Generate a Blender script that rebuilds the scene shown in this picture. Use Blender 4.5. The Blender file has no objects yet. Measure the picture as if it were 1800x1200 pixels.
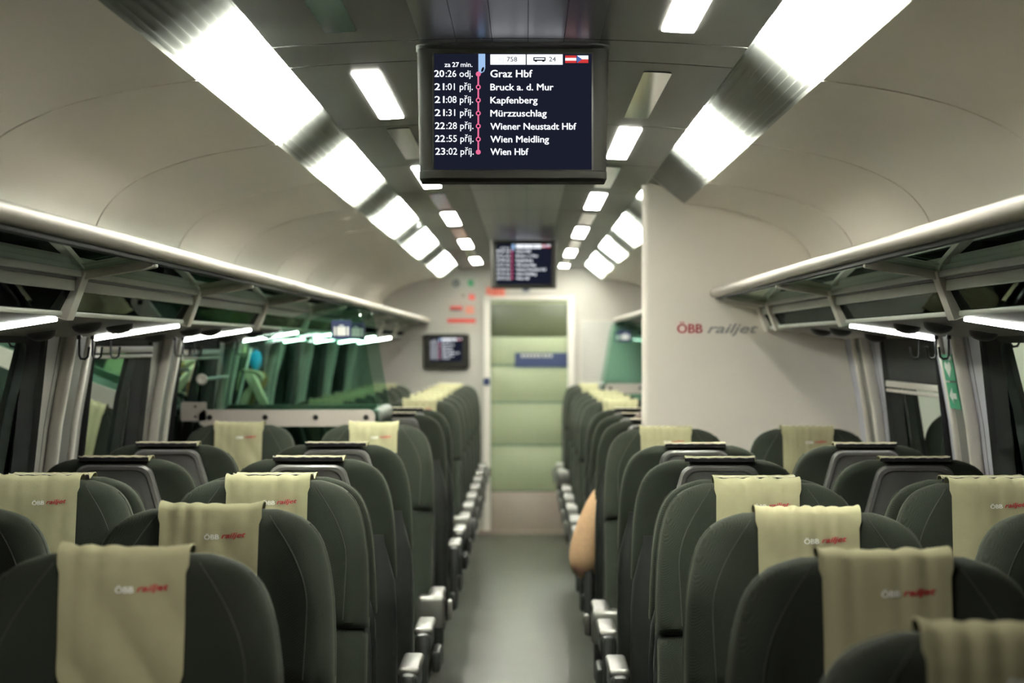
import bpy, bmesh, math, random
from mathutils import Vector, Matrix
from mathutils.bvhtree import BVHTree
random.seed(7)
PI = math.pi
S = bpy.context.scene
COL = S.collection
EYE = 1.55

# ------------------------------------------------------------------ camera, world, exposure
cd = bpy.data.cameras.new('camera'); cam = bpy.data.objects.new('camera', cd); COL.objects.link(cam)
cam.location = (0.033, 0.0, EYE); cam.rotation_euler = (PI / 2, 0, 0)
cd.sensor_width = 36; cd.lens = 85
cd.shift_x = -24 / 1800; cd.shift_y = 7 / 1800
cd.clip_start = 0.05; cd.clip_end = 100
cd.dof.use_dof = True; cd.dof.focus_distance = 5.3; cd.dof.aperture_fstop = 5.6
S.camera = cam
w = bpy.data.worlds.new('night'); S.world = w; w.use_nodes = True
w.node_tree.nodes['Background'].inputs[0].default_value = (0.004, 0.006, 0.008, 1)
w.node_tree.nodes['Background'].inputs[1].default_value = 0.5
S.view_settings.view_transform = 'Standard'; S.view_settings.look = 'None'
S.view_settings.gamma = 1; S.view_settings.use_curve_mapping = False
S.view_settings.exposure = 0.17
cy = S.cycles
cy.use_denoising = True
cy.max_bounces = 9; cy.diffuse_bounces = 6; cy.glossy_bounces = 4; cy.transmission_bounces = 6
cy.transparent_max_bounces = 12; cy.sample_clamp_indirect = 60.0; cy.caustics_reflective = False
cy.caustics_refractive = False; cy.use_light_tree = True

LAMP = 54.0       # ceiling light lenses
COVE = 1050.0      # light boxes behind the ribbed cove strips
READ = 28.0      # slim lights under the racks

# ------------------------------------------------------------------ materials
def nodes(name):
    m = bpy.data.materials.new(name); m.use_nodes = True
    nt = m.node_tree
    return m, nt, nt.nodes['Principled BSDF'], nt.nodes['Material Output']

def pm(name, col, rough=0.5, metal=0.0, spec=0.5, noise=0.0, nscale=30.0, bump=0.0, bscale=200.0, coat=0.0):
    m, nt, b, out = nodes(name)
    b.inputs['Base Color'].default_value = (*col, 1); b.inputs['Roughness'].default_value = rough
    b.inputs['Metallic'].default_value = metal; b.inputs['Specular IOR Level'].default_value = spec
    b.inputs['Coat Weight'].default_value = coat
    tc = nt.nodes.new('ShaderNodeTexCoord')
    if noise:
        n = nt.nodes.new('ShaderNodeTexNoise'); n.inputs['Scale'].default_value = nscale; n.inputs['Detail'].default_value = 5
        r = nt.nodes.new('ShaderNodeMix'); r.data_type = 'RGBA'
        r.inputs[6].default_value = (*[c * (1 - noise) for c in col], 1); r.inputs[7].default_value = (*[min(1, c * (1 + noise)) for c in col], 1)
        nt.links.new(tc.outputs['Object'], n.inputs['Vector']); nt.links.new(n.outputs['Fac'], r.inputs[0])
        nt.links.new(r.outputs[2], b.inputs['Base Color'])
    if bump:
        n2 = nt.nodes.new('ShaderNodeTexNoise'); n2.inputs['Scale'].default_value = bscale; n2.inputs['Detail'].default_value = 3
        bp = nt.nodes.new('ShaderNodeBump'); bp.inputs['Strength'].default_value = bump; bp.inputs['Distance'].default_value = 0.002
        nt.links.new(tc.outputs['Object'], n2.inputs['Vector']); nt.links.new(n2.outputs['Fac'], bp.inputs['Height'])
        nt.links.new(bp.outputs['Normal'], b.inputs['Normal'])
    return m

def em(name, col, strength):
    m, nt, b, out = nodes(name)
    e = nt.nodes.new('ShaderNodeEmission'); e.inputs[0].default_value = (*col, 1); e.inputs[1].default_value = strength
    nt.links.new(e.outputs[0], out.inputs[0]); nt.nodes.remove(b)
    return m

def glass(name, tint, gl=1.0, rough=0.0, ior=1.5):
    m, nt, b, out = nodes(name); nt.nodes.remove(b)
    t = nt.nodes.new('ShaderNodeBsdfTransparent'); t.inputs[0].default_value = (*tint, 1)
    g = nt.nodes.new('ShaderNodeBsdfGlossy'); g.inputs[0].default_value = (gl * .86, gl, gl * .93, 1); g.inputs['Roughness'].default_value = rough
    f = nt.nodes.new('ShaderNodeFresnel'); f.inputs[0].default_value = ior
    mx = nt.nodes.new('ShaderNodeMixShader')
    nt.links.new(f.outputs[0], mx.inputs[0]); nt.links.new(t.outputs[0], mx.inputs[1]); nt.links.new(g.outputs[0], mx.inputs[2])
    nt.links.new(mx.outputs[0], out.inputs[0])
    return m

def fabric(name, c0, c1):
    m, nt, b, out = nodes(name)
    tc = nt.nodes.new('ShaderNodeTexCoord')
    sep = nt.nodes.new('ShaderNodeSeparateXYZ'); nt.links.new(tc.outputs['Object'], sep.inputs[0])
    def mth(op, a, bb=None):
        n = nt.nodes.new('ShaderNodeMath'); n.operation = op
        for k, v in enumerate((a, bb)):
            if v is None: continue
            if isinstance(v, (int, float)): n.inputs[k].default_value = v
            else: nt.links.new(v, n.inputs[k])
        return n.outputs[0]
    # herringbone twill: zigzag across x, running up z
    zig = mth('PINGPONG', mth('ADD', sep.outputs[0], sep.outputs[1]), 0.012)
    ph = mth('MULTIPLY', mth('ADD', sep.outputs[2], zig), 1500.0)
    wv = mth('MULTIPLY', mth('ADD', mth('SINE', ph), 1.0), 0.5)
    n = nt.nodes.new('ShaderNodeTexNoise'); n.inputs['Scale'].default_value = 260; n.inputs['Detail'].default_value = 3
    nt.links.new(tc.outputs['Object'], n.inputs['Vector'])
    fac = mth('ADD', mth('MULTIPLY', wv, 0.6), mth('MULTIPLY', n.outputs['Fac'], 0.4))
    mx = nt.nodes.new('ShaderNodeMix'); mx.data_type = 'RGBA'
    mx.inputs[6].default_value = (*c0, 1); mx.inputs[7].default_value = (*c1, 1)
    nt.links.new(fac, mx.inputs[0]); nt.links.new(mx.outputs[2], b.inputs['Base Color'])
    b.inputs['Roughness'].default_value = 0.9; b.inputs['Specular IOR Level'].default_value = 0.15
    b.inputs['Sheen Weight'].default_value = 0.10; b.inputs['Sheen Roughness'].default_value = 0.45
    b.inputs['Sheen Tint'].default_value = (0.55, 0.6, 0.42, 1)
    bp = nt.nodes.new('ShaderNodeBump'); bp.inputs['Strength'].default_value = 0.25; bp.inputs['Distance'].default_value = 0.001
    nt.links.new(fac, bp.inputs['Height']); nt.links.new(bp.outputs['Normal'], b.inputs['Normal'])
    return m

def ribbed(name):
    m, nt, b, out = nodes(name)
    b.inputs['Base Color'].default_value = (0.045, 0.055, 0.048, 1); b.inputs['Roughness'].default_value = 0.28
    b.inputs['Specular IOR Level'].default_value = 0.5
    t = nt.nodes.new('ShaderNodeBsdfTranslucent'); t.inputs[0].default_value = (0.86, 0.9, 0.84, 1)
    mx = nt.nodes.new('ShaderNodeMixShader'); mx.inputs[0].default_value = 0.30
    nt.links.new(b.outputs[0], mx.inputs[1]); nt.links.new(t.outputs[0], mx.inputs[2]); nt.links.new(mx.outputs[0], out.inputs[0])
    return m

M = {}
M['panel'] = pm('warm_grey_panel', (0.82, 0.765, 0.675), 0.33, noise=0.03, nscale=4)
M['flat'] = pm('flat_ceiling_grey', (0.058, 0.058, 0.054), 0.4, spec=0.3, noise=0.03, nscale=5)
M['gloss'] = pm('glossy_ceiling_grey', (0.07, 0.07, 0.076), 0.3, spec=0.9)
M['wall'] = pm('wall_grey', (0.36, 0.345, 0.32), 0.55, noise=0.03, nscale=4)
M['white'] = pm('warm_white', (0.80, 0.76, 0.70), 0.45)
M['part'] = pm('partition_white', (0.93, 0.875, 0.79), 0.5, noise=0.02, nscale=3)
M['dark'] = pm('black_plastic', (0.012, 0.013, 0.013), 0.45)
M['void'] = pm('void_black', (0.006, 0.006, 0.006), 0.9)
M['groove'] = pm('dark_groove', (0.03, 0.03, 0.03), 0.8)
M['shell'] = pm('seat_shell_charcoal', (0.016, 0.017, 0.0155), 0.45, bump=0.15, bscale=900)
M['plate'] = pm('satin_grey_plastic', (0.12, 0.115, 0.112), 0.36, metal=0.2)
M['silver'] = pm('silver_paint', (0.17, 0.167, 0.155), 0.34, metal=0.7)
M['alu'] = pm('pale_strut_paint', (0.74, 0.71, 0.64), 0.4)
M['tube'] = pm('satin_rail_tube', (0.52, 0.48, 0.43), 0.4, metal=0.45)
M['rail'] = pm('pale_grey_rail', (0.50, 0.53, 0.46), 0.45)
M['fab'] = fabric('dark_green_fabric', (0.012, 0.0142, 0.0108), (0.031, 0.0355, 0.027))
M['pipe'] = pm('piping_green', (0.030, 0.034, 0.025), 0.85)
M['cloth'] = pm('cream_cloth', (0.345, 0.325, 0.20), 0.9, spec=0.1, noise=0.06, nscale=60, bump=0.3, bscale=700)
M['ctop'] = pm('cream_edge', (0.62, 0.58, 0.47), 0.9, spec=0.1)
M['hem'] = pm('black_hem', (0.015, 0.014, 0.018), 0.95)
M['red'] = pm('logo_red', (0.42, 0.025, 0.03), 0.7)
M['ink'] = pm('logo_white', (0.8, 0.8, 0.76), 0.7)
M['greyink'] = pm('logo_grey', (0.40, 0.385, 0.36), 0.6)
M['rackglass'] = glass('rack_glass', (0.60, 0.72, 0.65), 0.9)
M['fascia'] = glass('dark_fascia_glass', (0.03, 0.033, 0.03), 0.13)
M['lugglass'] = glass('green_glass', (0.72, 0.86, 0.80), 0.85, ior=1.45)
M['winglass'] = glass('night_window_glass', (0.22, 0.25, 0.24), 0.95, ior=1.6)
M['rib'] = ribbed('ribbed_cove_strip')
M['lamp'] = em('lit_lens', (1.0, 0.97, 0.86), LAMP)
M['cove'] = em('cove_tube', (0.98, 1.0, 0.90), COVE)
M['read'] = em('reading_strip', (0.96, 1.0, 0.93), READ)
M['unlit'] = pm('unlit_lens', (0.02, 0.022, 0.02), 0.1, spec=0.8)
M['screenbg'] = em('screen_dark', (0.32, 0.38, 0.75), 0.030)
M['scr_w'] = em('screen_white', (0.9, 0.94, 1.0), 1.25)
M['scr_pink'] = em('screen_pink', (0.95, 0.18, 0.36), 0.8)
M['scr_blue'] = em('screen_train', (0.35, 0.55, 0.85), 0.9)
M['scr_red'] = em('screen_red', (0.75, 0.05, 0.05), 0.8)
M['scr_fblue'] = em('screen_flag_blue', (0.08, 0.16, 0.5), 0.8)
M['scr_k'] = em('screen_black', (0.01, 0.01, 0.02), 0.3)
M['scr_lg'] = em('screen_pale', (0.75, 0.78, 0.85), 0.95)
M['bezel'] = pm('tv_bezel', (0.016, 0.015, 0.013), 0.6, spec=0.12)
M['bezel2'] = pm('tv_hood', (0.012, 0.012, 0.012), 0.5)
M['floor'] = pm('floor_rubber', (0.033, 0.0335, 0.024), 0.40, spec=0.3, noise=0.35, nscale=3, bump=0.1, bscale=300)
M['kick'] = pm('beige_kickplate', (0.26, 0.21, 0.175), 0.55)
M['clamp'] = pm('clamp_beige', (0.46, 0.41, 0.37), 0.5)
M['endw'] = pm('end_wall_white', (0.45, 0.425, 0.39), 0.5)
M['pill'] = pm('pillar_grey', (0.13, 0.127, 0.115), 0.55)
M['shelfgrey'] = pm('shelf_grey_green', (0.10, 0.115, 0.10), 0.6)
M['dome'] = pm('lamp_dome_dark', (0.035, 0.034, 0.032), 0.4)
M['frost'] = pm('frosted_green_glass', (0.225, 0.250, 0.155), 0.45)
M['clear'] = pm('clear_green_glass', (0.05, 0.058, 0.028), 0.42, spec=0.4)
M['doorline'] = pm('door_line', (0.07, 0.10, 0.055), 0.4)
M['blue'] = pm('sign_blue', (0.008, 0.018, 0.07), 0.5)
M['sgreen'] = pm('sign_green', (0.0, 0.25, 0.11), 0.5)
M['sred'] = pm('sign_red', (0.62, 0.06, 0.04), 0.5)
M['spink'] = pm('sign_pale_red', (0.7, 0.28, 0.2), 0.5)
M['swhite'] = pm('sign_white', (0.8, 0.8, 0.76), 0.5)
M['skin'] = pm('skin', (0.5, 0.28, 0.2), 0.6)
M['sleeve'] = pm('beige_wool', (0.55, 0.36, 0.21), 0.95, spec=0.1, noise=0.15, nscale=80, bump=0.6, bscale=160)
M['trouser'] = pm('dark_trouser', (0.03, 0.03, 0.04), 0.9)
M['hair'] = pm('brown_hair', (0.05, 0.03, 0.02), 0.7)
M['cyan'] = pm('bright_blue_fabric', (0.0, 0.32, 0.62), 0.7)
M['scarf'] = pm('cream_scarf', (0.62, 0.57, 0.40), 0.9, noise=0.1)
M['ochre'] = pm('ochre_scarf', (0.40, 0.24, 0.07), 0.9, noise=0.1)
M['blind'] = pm('dark_blind', (0.012, 0.013, 0.012), 0.8)
M['lit_wall'] = pm('strip_lit_wall', (0.60, 0.60, 0.68), 0.5)  # wall grey with the cool glow of the rack lights mixed into it
M['led'] = pm('green_button', (0.0, 0.2, 0.06), 0.4)
M['dot'] = pm('black_button', (0.01, 0.012, 0.01), 0.4)

# ------------------------------------------------------------------ mesh helpers
def finish(bm, name, mat, smooth=True, angle=40):
    bmesh.ops.recalc_face_normals(bm, faces=bm.faces)
    me = bpy.data.meshes.new(name); bm.to_mesh(me); bm.free()
    for m in (mat if isinstance(mat, (list, tuple)) else [mat]): me.materials.append(m)
    if smooth:
        me.shade_smooth(); me.set_sharp_from_angle(angle=math.radians(angle))
    return me

def link(name, me, parent=None, loc=None, rot=None):
    o = bpy.data.objects.new(name, me); COL.objects.link(o)
    if parent is not None: o.parent = parent
    if loc is not None: o.location = loc
    if rot is not None: o.rotation_euler = rot
    return o

def obj(name, bm, mat, parent=None, loc=None, rot=None, angle=40):
    return link(name, finish(bm, name, mat, True, angle), parent, loc, rot)

def tag(o, label, cat, group=None):
    o['label'] = label; o['category'] = cat
    if group: o['group'] = group
    return o

def thing(name, label, cat, loc=(0, 0, 0), rz=0.0, group=None):
    o = bpy.data.objects.new(name, None); COL.objects.link(o)
    o.empty_display_size = 0.05
    o.location = loc; o.rotation_euler = (0, 0, rz)
    return tag(o, label, cat, group)

def struct(name, bm, mat, angle=40):
    o = obj(name, bm, mat, angle=angle); o['kind'] = 'structure'
    return o

def box(bm, c, s, bev=0.0, seg=2, rot=None):
    r = bmesh.ops.create_cube(bm, size=1.0)
    vs = r['verts']
    bmesh.ops.scale(bm, vec=s, verts=vs)
    if bev:
        es = list({e for v in vs for e in v.link_edges})
        rb = bmesh.ops.bevel(bm, geom=es, offset=bev, segments=seg, affect='EDGES', profile=0.5)
        vs = list({v for f in rb['faces'] for v in f.verts} | {v for v in vs if v.is_valid})
    if rot is not None: bmesh.ops.rotate(bm, cent=(0, 0, 0), matrix=rot, verts=vs)
    bmesh.ops.translate(bm, vec=c, verts=vs)
    return vs

def bx(c, s, bev=0.0, seg=2, rot=None):
    bm = bmesh.new(); box(bm, c, s, bev, seg, rot); return bm

def loft(bm, rings, closed=True, cap=True):
    rows = [[bm.verts.new(p) for p in r] for r in rings]
    n = len(rows[0])
    for a, b in zip(rows, rows[1:]):
        for i in range(n if closed else n - 1):
            j = (i + 1) % n
            bm.faces.new((a[i], a[j], b[j], b[i]))
    if cap and closed:
        bm.faces.new(rows[0]); bm.faces.new(list(reversed(rows[-1])))
    return rows

def tube(bm, pts, r, n=12, cap=True):
    pts = [Vector(p) for p in pts]
    rr = r if isinstance(r, (list, tuple)) else [r] * len(pts)
    rings = []; up = None
    for i, p in enumerate(pts):
        t = (pts[min(i + 1, len(pts) - 1)] - pts[max(i - 1, 0)]).normalized()
        if up is None:
            up = Vector((0, 0, 1)) if abs(t.z) < 0.9 else Vector((1, 0, 0))
        a = (up - t * up.dot(t)).normalized(); b = t.cross(a); up = a
        rings.append([p + (a * math.cos(2 * PI * k / n) + b * math.sin(2 * PI * k / n)) * rr[i] for k in range(n)])
    loft(bm, rings, True, cap)

def bar(bm, a, b, wd, ht, bev=0.003):
    """rectangular bar from a to b; wd along the horizontal normal, ht along the other"""
    a = Vector(a); b = Vector(b); d = b - a; t = d.normalized()
    ref = Vector((0, 0, 1)) if abs(t.z) < 0.85 else Vector((1, 0, 0))
    s = t.cross(ref).normalized(); u = s.cross(t)
    R = Matrix((s, t, u)).transposed()
    box(bm, (a + b) / 2, (wd, d.length, ht), bev, 2, R)

def rrect(wd, ht, r, n=6):
    """rounded rectangle outline in 2D, counter-clockwise"""
    pts = []
    for cx, cyy, a0 in ((wd / 2 - r, ht / 2 - r, 0), (-wd / 2 + r, ht / 2 - r, PI / 2), (-wd / 2 + r, -ht / 2 + r, PI), (wd / 2 - r, -ht / 2 + r, 1.5 * PI)):
        for k in range(n + 1):
            a = a0 + k / n * PI / 2
            pts.append((cx + r * math.cos(a), cyy + r * math.sin(a)))
    return pts

def prism(bm, pts2, f0, f1, bev=0.0):
    """solid between the outline mapped by f0 and by f1 (functions (u,v)->Vector)"""
    loft(bm, [[f0(*p) for p in pts2], [f1(*p) for p in pts2]], True, True)

def plate(bm, pts2, plane, d0, d1):
    """plane 'xz': outline in x,z between y=d0..d1; 'xy': z; 'yz': x"""
    f = {'xz': lambda d: (lambda u, v: Vector((u, d, v))), 'xy': lambda d: (lambda u, v: Vector((u, v, d))), 'yz': lambda d: (lambda u, v: Vector((d, u, v)))}[plane]
    prism(bm, pts2, f(d0), f(d1))

def shift(pts, dx, dy): return [(x + dx, y + dy) for x, y in pts]

TXT = {}
def text_bm(s, size, bold=0.0, shear=0.0, align='LEFT', thick=0.0004):
    """flat lettering in the xz plane facing -y, baseline at z = 0"""
    key = (s, size, bold, shear, align)
    if key not in TXT:
        cu = bpy.data.curves.new('lettering', 'FONT'); cu.body = s; cu.size = size; cu.offset = bold * size; cu.shear = shear
        cu.align_x = align; cu.resolution_u = 3; cu.extrude = thick / 2
        o = bpy.data.objects.new('lettering', cu); COL.objects.link(o)
        dg = bpy.context.evaluated_depsgraph_get(); dg.update()
        me = bpy.data.meshes.new_from_object(o.evaluated_get(dg))
        bpy.data.objects.remove(o); bpy.data.curves.remove(cu)
        me.transform(Matrix.Rotation(PI / 2, 4, 'X'))
        TXT[key] = me
    return TXT[key]

def text_width(me): 
    xs = [v.co.x for v in me.vertices]
    return (min(xs), max(xs)) if xs else (0, 0)

def add_text(bm, s, size, x, z, y, bold=0.0, shear=0.0, align='LEFT', fit=None, tilt=0.0, mi=0, mirror=1):
    if bold > .006:
        e = bold * size * .85
        for dx, dz in ((-e, 0), (0, 0), (e, 0), (-e * .6, e * .5), (e * .6, -e * .5)):
            add_text(bm, s, size, x + dx + e, z + dz, y + abs(dx) * .01 + abs(dz) * .013, 0.0, shear, align, None if fit is None else fit - 2 * e, tilt, mi)
        return
    me = text_bm(s, size, bold, shear, align)
    x0, x1 = text_width(me)
    k = 1.0
    if fit: k = fit / max(1e-6, x1 - x0)
    t = bmesh.new(); t.from_mesh(me)
    for v in t.verts:
        px = v.co.x * k if align != 'LEFT' else (v.co.x - x0) * k
        pz = v.co.z
        v.co = Vector((x + px * math.cos(tilt) - pz * math.sin(tilt), y + v.co.y, z + pz * math.cos(tilt) + px * math.sin(tilt)))
    for f in t.faces: f.material_index = mi
    tmp = bpy.data.meshes.new('tmp'); t.to_mesh(tmp); t.free()
    bm.from_mesh(tmp); bpy.data.meshes.remove(tmp)

ORD = ['nearest', 'second', 'third', 'fourth', 'fifth', 'sixth', 'seventh', 'eighth', 'ninth', 'tenth', 'eleventh', 'twelfth', 'thirteenth', 'fourteenth', 'fifteenth', 'sixteenth']
SIDE = {-1: 'left', 1: 'right'}

# ------------------------------------------------------------------ setting: floor, ceiling, walls
Y0, YE = -1.5, 19.9
PY = 9.42                      # face of the cross partition on the right
struct('floor', bx((0, (Y0 + YE) / 2, -0.02), (2.8, YE - Y0, 0.04)), M['floor'])

def wx(z):                     # half width of the car at height z (walls lean in towards the top)
    r = z - EYE
    if r > -0.3: return 1.335 - (r + 0.3) * 0.18
    if r > -0.75: return 1.36 - (r + 0.75) / 0.45 * 0.025
    return 1.36

ZC = EYE + 0.625
def cz(x): return ZC + 0.02 * (1 - (x / 0.5) ** 2)
SEAMS = [Y0, 0.5, 2.03, 3.55, 5.08, 5.45, 7.0, 8.5, 10.0, 11.5, 13.0, 14.5, 16.0, 17.5, 18.95, YE]
def arch(bm, x0, x1, y0, y1, th=0.012, n=6):
    rings = []
    for y in (y0, y1):
        top = [(x0 + (x1 - x0) * k / n, y, cz(x0 + (x1 - x0) * k / n)) for k in range(n + 1)]
        bot = [(p[0], p[1], p[2] + th) for p in reversed(top)]
        rings.append(top + bot)
    loft(bm, rings)
bm = bmesh.new(); bg = bmesh.new()
for a, b in zip(SEAMS, SEAMS[1:]):
    arch(bm, -0.5, -0.19, a + .006, b - .006); arch(bm, 0.19, 0.5, a + .006, b - .006)
    for k in range(5):
        x0 = -0.19 + k * 0.076
        arch(bg, x0 + .0006, x0 + 0.0754, a + .006, b - .006, n=2)
struct('ceiling', bm, M['flat']); struct('ceiling.001', bg, M['gloss'])
bb = bx((0, (Y0 + YE) / 2, ZC + 0.10), (1.45, YE - Y0, 0.02)); box(bb, (0, (Y0 + YE) / 2, ZC + 0.034), (0.98, YE - Y0, 0.004))
struct('ceiling.002', bb, M['void'])
def baffle(s, y):
    bm = bmesh.new()
    loft(bm, [[(s * .50, q, EYE + .69), (s * .56, q, EYE + .655), (s * .655, q, EYE + .585), (s * .72, q, EYE + .60), (s * .72, q, EYE + .72), (s * .50, q, EYE + .72)] for q in (y, y + .003)])
    return bm

# curved side ceiling, in panels, and the ribbed light strip above the flat panel's edge
CPROF = [(.652, .553), (.70, .547), (.80, .531), (.90, .508), (.98, .480), (1.05, .445), (1.10, .405), (1.137, .355), (1.160, .29), (1.178, .22), (1.19, .14), (1.20, .05)]
CS = [Y0, 0.3, 1.9, 3.5, 5.05, 6.65, 8.22, 9.8, 11.4, 13.0, 14.6, 16.2, 17.8, YE]
def smooth_prof(p, k=3):
    out = []
    for i in range(len(p) - 1):
        p0 = p[max(i - 1, 0)]; p1 = p[i]; p2 = p[i + 1]; p3 = p[min(i + 2, len(p) - 1)]
        for j in range(k):
            t = j / k
            out.append(tuple(0.5 * (2 * p1[q] + (p2[q] - p0[q]) * t + (2 * p0[q] - 5 * p1[q] + 4 * p2[q] - p3[q]) * t * t + (3 * p1[q] - p0[q] - 3 * p2[q] + p3[q]) * t ** 3) for q in (0, 1)))
    out.append(p[-1]); return out
CP = smooth_prof(CPROF)
def side_spans(s):
    sp = list(zip(CS, CS[1:]))
    if s > 0:
        sp = [q for q in sp if not (q[0] > 8.0 and q[1] < 9.9)] + [(8.22, PY), (PY + .06, 9.8)]
    return sp
for s in (-1, 1):
    bm = bmesh.new(); bs = bmesh.new(); bk = bmesh.new()
    for a, b in side_spans(s):
        rings = []
        for y in (a + .010, b - .010):
            rings.append([(s * x, y, EYE + z) for x, z in CP] + [(s * (x + .006), y, EYE + z + .012) for x, z in reversed(CP)])
        loft(bm, rings)
        # strip
        plain = (s > 0 and 8.2 < a < 9.45 and b < 9.9)
        n = 10 * 8
        yl = [a + .003, a + .05, a + .075, b - .075, b - .05, b - .003] if not plain else [a + .003, b - .003]
        am = [0, 0, 1, 1, 0, 0] if not plain else [0, 0]
        rows = []
        for y, A in zip(yl, am):
            row = []
            for k in range(n + 1):
                t = k / n
                x = .498 + .154 * t
                z = .676 - .106 * t - .017 * math.sin(PI * t * .5) ** 2
                d = -A * .0060 * abs(math.sin(PI * t * 10)) ** .8 * (1 if t < .93 else 0)
                row.append((s * (x - d * .6), y, EYE + z + d))
            rows.append(row)
        loft(bs, rows, closed=False, cap=False)
    for c_ in CS[1:-1]:
        rings = [[(s * (x + .002), y, EYE + z + .004) for x, z in CP] for y in (c_ - .013, c_ + .013)]
        if s > 0 and c_ == 8.22: continue
        loft(bk, rings, closed=False, cap=False)
    rings = [[(s * (x + .012), y, EYE + z + .02) for x, z in CP] for y in (Y0, YE)]
    loft(bk, rings, closed=False, cap=False)
    struct('ceiling.%03d' % (3 if s < 0 else 4), bm, M['panel'], angle=60)
    struct('trim_%d' % (1 if s < 0 else 2), bs, M['rib'], angle=75)
    struct('trim_%d' % (3 if s < 0 else 4), bk, M['groove'])

# cove light boxes: lit lengths on the left and on the right
COVES = {-1: [(4.80, 5.08), (5.27, 6.55), (7.75, 9.45), (10.75, 12.4), (13.5, 15.4), (16.9, 19.3)],
         1: [(4.02, 4.66), (4.80, 5.08), (6.68, 7.92), (9.75, 10.55), (12.0, 13.5), (14.7, 16.0), (17.1, 18.2), (18.7, 19.6)]}
for s in (-1, 1):
    i = 0
    for a, b in COVES[s]:
        bm = bmesh.new()
        bar(bm, (s * .562, a, EYE + .695), (s * .562, b, EYE + .695), .030, .02, .004)
        o = obj('cove_light', bm, M['cove'])
        tag(o, '%s lit %s light behind the ribbed strip, %s of the ceiling' % (ORD[i], 'short' if b - a < .5 else 'long', SIDE[s]), 'light', 'lights behind the ribbed ceiling strips')
        i += 1
    bm = bmesh.new()
    for a, b in COVES[s]:
        for y in (a - .22, b + .22):
            if any(c - .15 < y < d + .15 for c, d in COVES[s]): continue
            t = baffle(s, y); me_ = bpy.data.meshes.new('t'); t.to_mesh(me_); t.free(); bm.from_mesh(me_); bpy.data.meshes.remove(me_)
    struct('added_cove_baffles_' + SIDE[s], bm, M['void'])  # unseen dark screens added to stop cove light spreading into unlit lengths

# ceiling light lenses, lit and unlit in turn
def lens_bm(x, y0, y1):
    bm = bmesh.new()
    out = shift(rrect(.066, y1 - y0, .016), x, (y0 + y1) / 2)
    loft(bm, [[(u, v, cz(u) + .002) for u, v in out], [(u, v, cz(u) - .003) for u, v in out]])
    return bm
LY = [0.9, 2.5, 4.3, 6.18, 7.63, 9.15, 10.68, 12.15, 13.62, 15.15, 16.65, 18.15, 19.3]
HL = [.5, .62, .59] + [.57] * 9 + [.3]
cnt = {}
for k, (y, h) in enumerate(zip(LY, HL)):
    for s in (-1, 1):
        lit = (k % 2 == 1) == (s < 0)
        x = s * .34
        lit = lit or (k == 12 and s > 0); key = (s, lit); cnt[key] = cnt.get(key, -1) + (1 if k >= 2 else 0)
        if k == 0 or (k == 1 and s > 0): continue
        o = obj('ceiling_light', lens_bm(x, y - h, y + h), M['lamp' if lit else 'unlit'])
        lab = '%s %s ceiling light panel on the %s of the flat ceiling' % (ORD[max(0, cnt[key])], 'lit white' if lit else 'unlit dark glossy', SIDE[s])
        if k == 1: lab = 'lit ceiling light added out of frame overhead to brighten the nearest row'  # unseen lamp added to brighten the front row of seats
        tag(o, lab, 'ceiling light', 'lit ceiling light panels' if lit else 'unlit ceiling light panels')

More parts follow.
